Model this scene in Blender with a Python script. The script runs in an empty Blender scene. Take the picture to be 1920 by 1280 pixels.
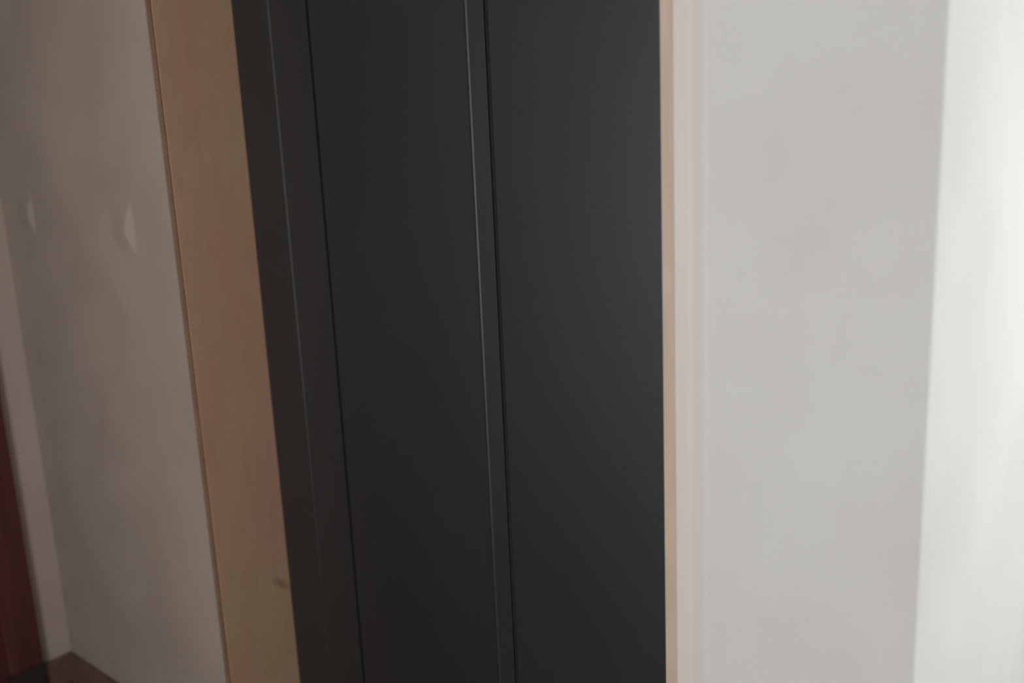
import bpy, bmesh, math, random
from mathutils import Vector, Matrix
random.seed(4)
S = bpy.context.scene
COL = S.collection

# ------------------------------------------------------------------ camera
# X runs along the door wall, Y goes into that wall (wall face at y = 0), Z is up
cam_d = bpy.data.cameras.new('camera')
cam_d.sensor_width = 36.0
cam_d.lens = 1700 / 1920 * 36
cam_d.clip_start = 0.02
cam_d.dof.use_dof = True
cam_d.dof.focus_distance = 1.38
cam_d.dof.aperture_fstop = 2.3
cam = bpy.data.objects.new('camera', cam_d)
COL.objects.link(cam)
cam.matrix_world = Matrix(((0.77109671, -0.09710345, 0.62927004, 0.0),
                           (0.63524263, 0.18456586, -0.74993483, -0.96),
                           (-0.04332051, 0.97801143, 0.20400238, 1.39),
                           (0, 0, 0, 1)))
S.camera = cam

# ------------------------------------------------------------------ light
w = bpy.data.worlds.new('daylight')
S.world = w
w.use_nodes = True
bg = w.node_tree.nodes['Background']
bg.inputs['Color'].default_value = (0.80, 0.90, 1.0, 1)
bg.inputs['Strength'].default_value = 1.0

def area(name, loc, target, sx, sy, watts, color):
    d = bpy.data.lights.new(name, 'AREA')
    d.shape = 'RECTANGLE'
    d.size, d.size_y = sx, sy
    d.energy = watts
    d.color = color
    o = bpy.data.objects.new(name, d)
    COL.objects.link(o)
    o.location = loc
    o.rotation_euler = (Vector(target) - Vector(loc)).to_track_quat('-Z', 'Y').to_euler()
    return o
# daylight through the room's window behind the camera, and through the passage window on the right
area('window_daylight', (-0.40, -2.42, 1.22), (-0.40, 0.0, 1.22), 1.0, 1.15, 49.5, (0.985, 0.99, 1.0))
area('passage_daylight', (1.40, 0.62, 1.28), (0.0, 0.62, 1.28), 1.0, 1.3, 40, (0.96, 0.99, 1.0))

S.view_settings.view_transform = 'Standard'
S.view_settings.look = 'None'
S.view_settings.gamma = 1
S.view_settings.use_curve_mapping = False
S.view_settings.exposure = 0.0

# ------------------------------------------------------------------ helpers
def lin(r, g, b):
    f = lambda c: (c / 255 / 12.92) if c / 255 <= 0.04045 else ((c / 255 + 0.055) / 1.055) ** 2.4
    return (f(r), f(g), f(b), 1)

def paint(name, c1, c2, scale=(3, 3, 3), rough=0.8, spec=0.3, bump=0.0, bump_scale=300, detail=4, lo=0.35, hi=0.65):
    m = bpy.data.materials.new(name)
    m.use_nodes = True
    nt = m.node_tree
    N, L = nt.nodes, nt.links
    b = N['Principled BSDF']
    tc = N.new('ShaderNodeTexCoord')
    mp = N.new('ShaderNodeMapping')
    mp.inputs['Scale'].default_value = scale
    L.new(tc.outputs['Object'], mp.inputs['Vector'])
    no = N.new('ShaderNodeTexNoise')
    no.inputs['Scale'].default_value = 1.0
    no.inputs['Detail'].default_value = detail
    L.new(mp.outputs['Vector'], no.inputs['Vector'])
    cr = N.new('ShaderNodeValToRGB')
    cr.color_ramp.elements[0].position = lo
    cr.color_ramp.elements[1].position = hi
    cr.color_ramp.elements[0].color = c1
    cr.color_ramp.elements[1].color = c2
    L.new(no.outputs['Fac'], cr.inputs['Fac'])
    L.new(cr.outputs['Color'], b.inputs['Base Color'])
    b.inputs['Roughness'].default_value = rough
    b.inputs['Specular IOR Level'].default_value = spec
    if bump:
        n2 = N.new('ShaderNodeTexNoise')
        n2.inputs['Scale'].default_value = bump_scale
        n2.inputs['Detail'].default_value = 3
        L.new(tc.outputs['Object'], n2.inputs['Vector'])
        bp = N.new('ShaderNodeBump')
        bp.inputs['Strength'].default_value = bump
        bp.inputs['Distance'].default_value = 0.002
        L.new(n2.outputs['Fac'], bp.inputs['Height'])
        L.new(bp.outputs['Normal'], b.inputs['Normal'])
    return m

def mix(a, b_, t):
    return tuple(a[i] * (1 - t) + b_[i] * t for i in range(4))

M_BEIGE = paint('beige_plaster', lin(157, 143, 131), lin(165, 151, 139), (5, 5, 5), 0.85, 0.25, 0.12, 140)
M_BEIGE_LIT = paint('beige_plaster_lit', lin(178, 163, 153), lin(184, 169, 159), (5, 5, 5), 0.85, 0.25, 0.12, 140)  # beige lightened so the side wall strip looks more strongly lit
M_WHITE = paint('off_white_plaster', lin(194, 192, 188), lin(199, 198, 195), (4, 4, 4), 0.85, 0.25, 0.10, 140)
def fade_x(m, col, x0, x1):
    """base colour blends to the wall colour along one upright edge"""
    N, L = m.node_tree.nodes, m.node_tree.links
    b = N['Principled BSDF']
    src = b.inputs['Base Color'].links[0].from_socket
    tc = N.new('ShaderNodeTexCoord')
    sp = N.new('ShaderNodeSeparateXYZ')
    L.new(tc.outputs['Object'], sp.inputs[0])
    mr = N.new('ShaderNodeMapRange')
    mr.interpolation_type = 'SMOOTHSTEP'
    mr.inputs['From Min'].default_value = x0
    mr.inputs['From Max'].default_value = x1
    L.new(sp.outputs['X'], mr.inputs['Value'])
    mx = N.new('ShaderNodeMix')
    mx.data_type = 'RGBA'
    L.new(mr.outputs['Result'], mx.inputs[0])
    L.new(src, mx.inputs[6])
    mx.inputs[7].default_value = col
    L.new(mx.outputs[2], b.inputs['Base Color'])

M_TRIM = paint('pale_pink_trim', lin(200, 191, 183), lin(204, 193, 187), (14, 14, 3), 0.6, 0.3)
fade_x(M_TRIM, lin(197, 195, 192), -0.514, -0.500)  # trim colour blends into the wall colour for a soft right edge
M_FILL = paint('brown_filler', lin(122, 96, 74), lin(134, 106, 82), (40, 40, 12), 0.8, 0.2)
M_DARK = paint('anthracite_paint', lin(26, 27, 29), lin(29, 29, 31), (5, 5, 2), 0.45, 1.0, 0.08, 500)
M_DARK.node_tree.nodes['Principled BSDF'].inputs['Specular Tint'].default_value = (0.86, 0.96, 1.0, 1)  # blue of reflected daylight put into the door's reflection tint
M_SEAL = paint('black_rubber', lin(32, 32, 34), lin(36, 36, 38), (30, 30, 5), 0.7, 0.2)
M_RED_WOOD = paint('dark_red_brown_wood', lin(78, 42, 40), lin(92, 52, 48), (40, 40, 2), 0.5, 0.3)
M_PLINTH = paint('dark_plinth', lin(48, 40, 38), lin(56, 46, 44), (20, 20, 4), 0.7, 0.2)
M_BASE = paint('brown_baseboard', lin(100, 78, 66), lin(116, 92, 78), (4, 30, 60), 0.5, 0.3)
M_FLOOR = paint('brown_floorboard', lin(104, 80, 62), lin(128, 100, 78), (3, 40, 40), 0.45, 0.35)
M_CEIL = paint('ceiling_paint', lin(214, 210, 202), lin(218, 214, 207), (3, 3, 3), 0.9, 0.2)
M_VINYL = paint('white_window_frame', lin(224, 224, 222), lin(230, 230, 228), (6, 6, 6), 0.4, 0.4)
M_CHROME = paint('brushed_handle', lin(150, 150, 152), lin(165, 165, 167), (80, 80, 3), 0.35, 0.6)

def wood_material():
    m = bpy.data.materials.new('pale_pine')
    m.use_nodes = True
    nt = m.node_tree
    N, L = nt.nodes, nt.links
    b = N['Principled BSDF']
    tc = N.new('ShaderNodeTexCoord')
    def noise(scale, detail, dist=0.0):
        mp = N.new('ShaderNodeMapping')
        mp.inputs['Scale'].default_value = scale
        L.new(tc.outputs['Object'], mp.inputs['Vector'])
        n = N.new('ShaderNodeTexNoise')
        n.inputs['Scale'].default_value = 1
        n.inputs['Detail'].default_value = detail
        n.inputs['Distortion'].default_value = dist
        L.new(mp.outputs['Vector'], n.inputs['Vector'])
        return n
    tone = noise((6, 6, 2.2), 2, 0.3)          # broad drifting pink / yellow tone of the board
    grain = noise((90, 90, 5), 4, 0.4)
    blot = noise((26, 26, 16), 3, 0.8)
    cr = N.new('ShaderNodeValToRGB')
    e = cr.color_ramp.elements
    e[0].position, e[1].position = 0.36, 0.62
    e[0].color = lin(182, 153, 124)
    e[1].color = lin(183, 146, 122)
    # pinker heartwood along the middle length of the board
    sp = N.new('ShaderNodeSeparateXYZ')
    L.new(tc.outputs['Object'], sp.inputs[0])
    hz = N.new('ShaderNodeMapRange')
    hz.interpolation_type = 'SMOOTHSTEP'
    for key, v in (('From Min', 0.24), ('From Max', 0.50), ('To Min', 0.11), ('To Max', -0.09)):
        hz.inputs[key].default_value = v
    df = N.new('ShaderNodeMath')
    df.operation = 'SUBTRACT'
    df.inputs[1].default_value = 0.93
    L.new(sp.outputs['Z'], df.inputs[0])
    ab = N.new('ShaderNodeMath')
    ab.operation = 'ABSOLUTE'
    L.new(df.outputs[0], ab.inputs[0])
    L.new(ab.outputs[0], hz.inputs['Value'])
    ad = N.new('ShaderNodeMath')
    L.new(tone.outputs['Fac'], ad.inputs[0])
    L.new(hz.outputs['Result'], ad.inputs[1])
    L.new(ad.outputs[0], cr.inputs['Fac'])
    def darken(prev, node, lo, hi, col, amount):
        r = N.new('ShaderNodeValToRGB')
        r.color_ramp.elements[0].position = lo
        r.color_ramp.elements[1].position = hi
        r.color_ramp.elements[0].color = col
        r.color_ramp.elements[1].color = (1, 1, 1, 1)
        L.new(node.outputs[0], r.inputs['Fac'])
        mx = N.new('ShaderNodeMix')
        mx.data_type = 'RGBA'
        mx.blend_type = 'MULTIPLY'
        mx.inputs[0].default_value = amount
        L.new(prev, mx.inputs[6])
        L.new(r.outputs['Color'], mx.inputs[7])
        return mx.outputs[2]
    c = darken(cr.outputs['Color'], grain, 0.3, 0.7, (0.88, 0.86, 0.84, 1), 0.4)
    c = darken(c, blot, 0.30, 0.50, (0.86, 0.80, 0.76, 1), 0.35)
    # one knot low on the board, near its back edge
    mp = N.new('ShaderNodeMapping')
    mp.vector_type = 'TEXTURE'
    mp.inputs['Location'].default_value = (-1.657, 0.156, 0.450)
    mp.inputs['Rotation'].default_value = (math.radians(-42), 0, 0)
    mp.inputs['Scale'].default_value = (1, 0.036, 0.012)
    L.new(tc.outputs['Object'], mp.inputs['Vector'])
    ln = N.new('ShaderNodeVectorMath')
    ln.operation = 'LENGTH'
    L.new(mp.outputs['Vector'], ln.inputs[0])
    r = N.new('ShaderNodeValToRGB')
    r.color_ramp.elements[0].position = 0.15
    r.color_ramp.elements[1].position = 1.0
    r.color_ramp.elements[0].color = (0.50, 0.42, 0.36, 1)
    r.color_ramp.elements[1].color = (1, 1, 1, 1)
    L.new(ln.outputs['Value'], r.inputs['Fac'])
    mx = N.new('ShaderNodeMix')
    mx.data_type = 'RGBA'
    mx.blend_type = 'MULTIPLY'
    mx.inputs[0].default_value = 0.8
    L.new(c, mx.inputs[6])
    L.new(r.outputs['Color'], mx.inputs[7])
    L.new(mx.outputs[2], b.inputs['Base Color'])
    b.inputs['Roughness'].default_value = 0.65
    b.inputs['Specular IOR Level'].default_value = 0.3
    return m
M_PINE = wood_material()

M_PINE_EDGE = paint('pale_pine_edge', lin(176, 160, 142), lin(186, 168, 151), (60, 60, 7), 0.65, 0.3)

def glass_material():
    m = bpy.data.materials.new('window_glass')
    m.use_nodes = True
    nt = m.node_tree
    N, L = nt.nodes, nt.links
    N.remove(N['Principled BSDF'])
    t = N.new('ShaderNodeBsdfTransparent')
    g = N.new('ShaderNodeBsdfGlossy')
    g.inputs['Roughness'].default_value = 0.02
    mx = N.new('ShaderNodeMixShader')
    no = N.new('ShaderNodeTexNoise')
    no.inputs['Scale'].default_value = 2
    mr = N.new('ShaderNodeMapRange')
    mr.inputs['To Min'].default_value = 0.04
    mr.inputs['To Max'].default_value = 0.06
    L.new(no.outputs['Fac'], mr.inputs['Value'])
    L.new(mr.outputs['Result'], mx.inputs['Fac'])
    L.new(t.outputs[0], mx.inputs[1])
    L.new(g.outputs[0], mx.inputs[2])
    L.new(mx.outputs[0], N['Material Output'].inputs['Surface'])
    return m
M_GLASS = glass_material()

def link(name, bm, mat, parent=None, smooth=False):
    bmesh.ops.recalc_face_normals(bm, faces=bm.faces)
    me = bpy.data.meshes.new(name)
    bm.to_mesh(me)
    bm.free()
    me.materials.append(mat)
    if smooth:
        for p in me.polygons:
            p.use_smooth = True
    o = bpy.data.objects.new(name, me)
    COL.objects.link(o)
    if parent:
        o.parent = parent
        o.matrix_parent_inverse = Matrix.Translation(-parent.location)
    return o

def tag(o, label, cat, kind=None, group=None):
    o['label'] = label
    o['category'] = cat
    if kind:
        o['kind'] = kind
    if group:
        o['group'] = group
    return o

def empty(name, loc):
    o = bpy.data.objects.new(name, None)
    COL.objects.link(o)
    o.location = loc
    return o

def add_box(bm, x0, x1, y0, y1, z0, z1, bev=0.0, seg=2):
    t = bmesh.new()
    bmesh.ops.create_cube(t, size=1)
    for v in t.verts:
        v.co = Vector((x0 + (v.co.x + .5) * (x1 - x0), y0 + (v.co.y + .5) * (y1 - y0), z0 + (v.co.z + .5) * (z1 - z0)))
    if bev:
        bmesh.ops.bevel(t, geom=t.edges[:], offset=bev, segments=seg, profile=0.5, affect='EDGES')
    me = bpy.data.meshes.new('tmp')
    t.to_mesh(me)
    t.free()
    bm.from_mesh(me)
    bpy.data.meshes.remove(me)
    return bm

def box(name, mat, x0, x1, y0, y1, z0, z1, bev=0.0, parent=None, seg=2):
    return link(name, add_box(bmesh.new(), x0, x1, y0, y1, z0, z1, bev, seg), mat, parent)

def prism(name, mat, pts, z0, z1, parent=None, smooth=False):
    """closed plan outline (x, y) raised from z0 to z1"""
    bm = bmesh.new()
    lo = [bm.verts.new((x, y, z0)) for x, y in pts]
    hi = [bm.verts.new((x, y, z1)) for x, y in pts]
    n = len(pts)
    for i in range(n):
        f = bm.faces.new((lo[i], lo[(i + 1) % n], hi[(i + 1) % n], hi[i]))
        f.smooth = smooth
    bm.faces.new(lo[::-1])
    bm.faces.new(hi)
    return link(name, bm, mat, parent)

def arc(cx, cy, r, a0, a1, n=8):
    return [(cx + r * math.cos(math.radians(a0 + (a1 - a0) * i / n)),
             cy + r * math.sin(math.radians(a0 + (a1 - a0) * i / n))) for i in range(n + 1)]

CEIL = 2.45
UC = -2.465            # inner corner at the left end of the door wall
UL, UR = -1.657, -0.563  # inner faces of the timber lining
TL, TR = 0.0150, 0.0215  # thickness of the lining, left and right
HEAD = 2.06
PIER = -0.2495         # outer corner of the pier beside the passage

# ------------------------------------------------------------------ room shell
fl = empty('floor', (0, 0, 0))
tag(fl, 'dark brown floorboards at the foot of the beige wall', 'floor', 'structure')
bm = add_box(bmesh.new(), UC - .1, 1.6, -2.35, 1.5, -0.05, -0.004)
link('subfloor', bm, M_FLOOR, fl)
me0 = None
k = 0
y = -2.34
while y < 1.48:
    x = UC - 0.08 - (0.55 if k % 2 else 0.0)
    while x < 1.55:
        xa, xb = max(x, UC - 0.08), min(x + 1.2, 1.58)
        if xb - xa > 0.05:
            box('floorboard', M_FLOOR, xa + .001, xb - .001, y + .001, min(y + .139, 1.49), -0.004, 0.0, 0.001, fl, 1)
        x += 1.2
    y += 0.14
    k += 1

tag(box('ceiling', M_CEIL, UC - .1, 1.6, -2.35, 1.5, CEIL, CEIL + .08), 'plain off-white ceiling above the door wall', 'ceiling', 'structure')

# beige wall left of the door, carrying on over the door head
wl = empty('wall_left', (-2.06, 0, 0))
tag(wl, 'beige plaster wall left of the pine lining, with two small bumps', 'wall', 'structure')
bm = bmesh.new()
add_box(bm, UC - .1, UL - TL, 0.0, 0.30, 0.0, CEIL)
link('plaster_face', bm, M_BEIGE, wl)

def bump_patch(cx, cz, hw, hh, depth, lean):
    """a raised dab of filler: long gentle left flank, steep right flank, feathering out into the wall"""
    bm = bmesh.new()
    n, m = 36, 36
    g = []
    for j in range(m + 1):
        row = []
        for i in range(n + 1):
            a, b = i / n * 2 - 1, j / m * 2 - 1
            # steep to the right of the ridge, slow to the left
            ridge = 0.74
            t = (1 - a) / (1 - ridge) if a > ridge else (a + 1) / (1 + ridge)
            px = t * t * (3 - 2 * t)
            pz = (1 - b * b) ** 2
            row.append(bm.verts.new((cx + a * hw - b * lean * -1 * hh, -depth * px * pz - 0.0002, cz + b * hh)))
        g.append(row)
    for j in range(m):
        for i in range(n):
            bm.faces.new((g[j][i], g[j][i + 1], g[j + 1][i + 1], g[j + 1][i]))
    return link('plaster_bump', bm, M_BEIGE, wl, smooth=True)
bump_patch(-1.872, 1.268, 0.056, 0.064, 0.014, 0.06)
bump_patch(-2.332, 1.296, 0.048, 0.058, 0.009, 0.06)

box('wall_over_door', M_BEIGE, UL - TL, UR + TR, 0.0, 0.30, HEAD + .02, CEIL)
wo = bpy.data.objects['wall_over_door']
wo.name = 'wall_upper'
tag(wo, 'beige plaster wall over the head of the dark door', 'wall', 'structure')

# side wall at the far left, turning toward the room
tag(box('wall_side', M_BEIGE_LIT, UC - .1, UC, -2.35, 0.0, 0, CEIL), 'narrow lit strip of side wall between red-brown door and beige wall', 'wall', 'structure')

# pier on the right with a softly rounded outer corner; its end face is lit from the passage
pts = [(UR + TR, 0.0)] + [(PIER - 0.004, 0.0)] + arc(PIER - 0.004, 0.004, 0.004, -90, 0, 6)[1:] + [(PIER, 1.45), (UR + TR, 1.45)]
tag(prism('wall_right', M_WHITE, pts, 0, CEIL, smooth=False), 'pale grey wall right of the door with bright end face round corner', 'wall', 'structure')
# passage, back of the passage and the rest of the room
def wall_with_window(name, mat, axis, at, th, a0, a1, o0, o1, z0, z1, label):
    bm = bmesh.new()
    def bx(p0, p1, q0, q1):
        if axis == 'y':
            add_box(bm, p0, p1, at, at + th, q0, q1)
        else:
            add_box(bm, at, at + th, p0, p1, q0, q1)
    bx(a0, o0, 0, CEIL); bx(o1, a1, 0, CEIL); bx(o0, o1, 0, z0); bx(o0, o1, z1, CEIL)
    return tag(link(name, bm, mat), label, 'wall', 'structure')
wall_with_window('wall_front', M_WHITE, 'y', -2.35, 0.15, UC, 1.45, -0.92, 0.12, 0.62, 1.82, 'off-white wall behind the camera, holding the room window')
wall_with_window('wall_passage', M_WHITE, 'x', 1.20, 0.12, -2.2, 1.45, 0.10, 1.14, 0.62, 1.96, 'white passage wall with a window facing the pier')
tag(box('wall_back', M_WHITE, PIER, 1.2, 1.45, 1.5, 0, CEIL), 'white wall closing the far end of the passage', 'wall', 'structure')

def window(n, axis, at, a0, a1, z0, z1, label):
    e = empty('window_%d' % n, ((a0 + a1) / 2, at, z0) if axis == 'y' else (at, (a0 + a1) / 2, z0))
    tag(e, label, 'window', 'structure')
    def bx(nm, mat, p0, p1, q0, q1, t=0.03):
        if axis == 'y':
            box(nm, mat, p0, p1, at - t, at + t, q0, q1, 0.003, e)
        else:
            box(nm, mat, at - t, at + t, p0, p1, q0, q1, 0.003, e)
    f = 0.05
    bx('frame_jamb', M_VINYL, a0, a0 + f, z0, z1); bx('frame_jamb', M_VINYL, a1 - f, a1, z0, z1)
    bx('frame_rail', M_VINYL, a0 + f, a1 - f, z0, z0 + f); bx('frame_rail', M_VINYL, a0 + f, a1 - f, z1 - f, z1)
    mid = (a0 + a1) / 2
    if n == 2:
        bx('pane', M_GLASS, a0 + f, a1 - f, z0 + f, z1 - f, 0.003)
        return
    bx('mullion', M_VINYL, mid - .025, mid + .025, z0 + f, z1 - f)
    bx('pane', M_GLASS, a0 + f, mid - .025, z0 + f, z1 - f, 0.003)
    bx('pane', M_GLASS, mid + .025, a1 - f, z0 + f, z1 - f, 0.003)
window(1, 'y', -2.29, -0.92, 0.12, 0.62, 1.82, 'white two-pane window in the wall behind the camera')
window(2, 'x', 1.26, 0.10, 1.14, 0.62, 1.96, 'white single-pane window in the passage wall')

# baseboards
def skirting(name, x0, x1, y0, y1, label):
    tag(box(name, M_BASE, x0, x1, y0, y1, 0, 0.08, 0.003), label, 'baseboard', 'structure')
skirting('baseboard_left', UC + .014, UL - TL, -0.014, 0.0, 'dark brown baseboard along the foot of the beige wall')
skirting('baseboard_side', UC, UC + .014, -0.08, 0.0, 'brown baseboard under the lit strip beside the red-brown door')
skirting('baseboard_right', -0.5004, PIER - .012, -0.014, 0.0, 'brown baseboard along the foot of the pale grey wall')

# ------------------------------------------------------------------ door
YD = 0.180
d = empty('door_1', ((UL + UR) / 2, YD, 0))
tag(d, 'tall anthracite double door recessed in a pale pine lining', 'door', 'structure')
# timber lining of the opening
lb = box('lining_board', M_PINE, UL - TL, UL, 0.004, 0.30, 0.0, HEAD + .02, 0.002, d)
lb['label'] = 'wide pale pine board lining the left of the opening'
fb = box('joint_filler', M_FILL, UL - 0.012, UL - 0.0004, 0.001, 0.004, 0.0, HEAD + .02, 0, d)
fb['label'] = 'thin brown joint between pine board and plaster'
lb = box('lining_board', M_PINE_EDGE, UR, UR + TR, 0.0, 0.30, 0.0, HEAD + .02, 0.002, d)
lb['label'] = 'thin pale pine edge right of the dark door'
lb = box('lining_board', M_PINE, UL, UR, 0.0, 0.30, HEAD, HEAD + .02, 0.0015, d)
lb['label'] = 'pale pine board across the head of the opening'

def stepped(name, x0, x1, yf, yb, slope, mat, z0, z1, mirror=False, w=0.005, h=0.001):
    """upright with a flat front, a low soft bead where the front meets the sloping flank on its right (or left)"""
    cx = x1 - slope
    pts = [(x0, yf)]
    n = 14
    for i in range(n + 1):
        t = -1 + 2 * i / n
        base = yf if t < 0 else yf + (yb - yf) * t * w / slope
        pts.append((cx + t * w, base - h * 0.5 * (1 + math.cos(math.pi * t))))
    pts += [(x1, yb), (x1, YD + 0.10), (x0, YD + 0.10)]
    if mirror:
        s = x0 + x1
        pts = [(s - x, y) for x, y in pts][::-1]
    return prism(name, mat, pts, z0, z1, d)

# outer frame: left post, hidden right post, head and threshold
stepped('frame_post', UL, -1.429, YD, YD + 0.0045, 0.111, M_DARK, 0.0, HEAD, w=0.0065, h=0.0017)
stepped('frame_post', -0.655, UR, YD, YD + 0.0045, 0.05, M_DARK, 0.0, HEAD, mirror=True)
box('frame_head', M_DARK, -1.429, -0.655, YD, YD + 0.10, HEAD - 0.06, HEAD, 0.002, d)
box('threshold', M_DARK, -1.429, -0.655, YD + .005, YD + 0.10, 0.0, 0.025, 0.002, d)
# seals: thin black strips sunk in the joints
box('seal_strip', M_SEAL, -1.429, -1.420, YD + 0.009, YD + 0.10, 0.025, HEAD - .06, 0, d)
box('seal_strip', M_SEAL, -0.990, -0.984, YD + 0.009, YD + 0.10, 0.025, HEAD - .06, 0, d)
# the two leaves; the right one sits a little deeper
stepped('door_leaf', -1.420, -0.990, YD + 0.004, YD + 0.0055, 0.0375, M_DARK, 0.027, HEAD - .062, w=0.0045, h=0.0008)
box('door_leaf', M_DARK, -0.984, -0.658, YD + 0.007, YD + 0.10, 0.027, HEAD - .062, 0.002, d)

# pale trim with a rounded right flank between lining and grey wall
pts = [(UR + TR, 0.0), (UR + TR, -0.006)] + arc(UR + TR + .003, -0.006, 0.003, 180, 270, 4)[1:]
xr, xl = -0.5004, UR + TR + .003
for i in range(0, 11):
    t = i / 10
    pts.append((xr - 0.022 + 0.022 * t, -0.009 * (1 - t * t * (3 - 2 * t))))
pts[-1] = (xr, 0.0)
tag(prism('trim_1', M_TRIM, pts, 0, HEAD + .06, smooth=False), 'pale pinkish vertical trim between pine edge and grey wall', 'trim', 'structure')

# ------------------------------------------------------------------ dark wooden door in the side wall
DY = -0.082            # outer edge of its casing
e = empty('door_2', (UC, -0.55, 0))
tag(e, 'dark red-brown wooden door and casing in the side wall at far left', 'door', 'structure')
CW = 0.085
box('casing_post', M_RED_WOOD, UC, UC + .022, DY - CW, DY, 0.09, 2.06, 0.004, e)
box('casing_post', M_RED_WOOD, UC, UC + .022, -1.05, -1.05 + CW, 0.09, 2.06, 0.004, e)
box('casing_head', M_RED_WOOD, UC, UC + .022, -1.05, DY, 2.06, 2.06 + CW, 0.004, e)
for a in (DY - CW - .004, -1.05):
    pb = box('plinth_block', M_PLINTH, UC, UC + .025, a, a + CW + .004, 0.0, 0.09, 0.003, e)
    pb['label'] = 'darker block at the foot of the casing'
lf = box('door_leaf', M_RED_WOOD, UC, UC + .008, -1.05 + CW, DY - CW, 0.006, 2.06, 0, e)
for z0, z1 in ((0.20, 0.95), (1.12, 1.92)):
    for y0, y1 in ((-0.86, -0.60), (-0.51, -0.25)):
        box('raised_panel', M_RED_WOOD, UC + .007, UC + .015, y0, y1, z0, z1, 0.006, lf, 1)
h = bmesh.new()
bmesh.ops.create_cone(h, cap_ends=True, segments=20, radius1=.009, radius2=.009, depth=.05,
                      matrix=Matrix.Translation((UC + .033, -0.21, 1.02)) @ Matrix.Rotation(math.pi / 2, 4, 'Y'))
add_box(h, UC + .050, UC + .064, -0.33, -0.20, 1.01, 1.03, 0.005)
link('handle', h, M_CHROME, lf)
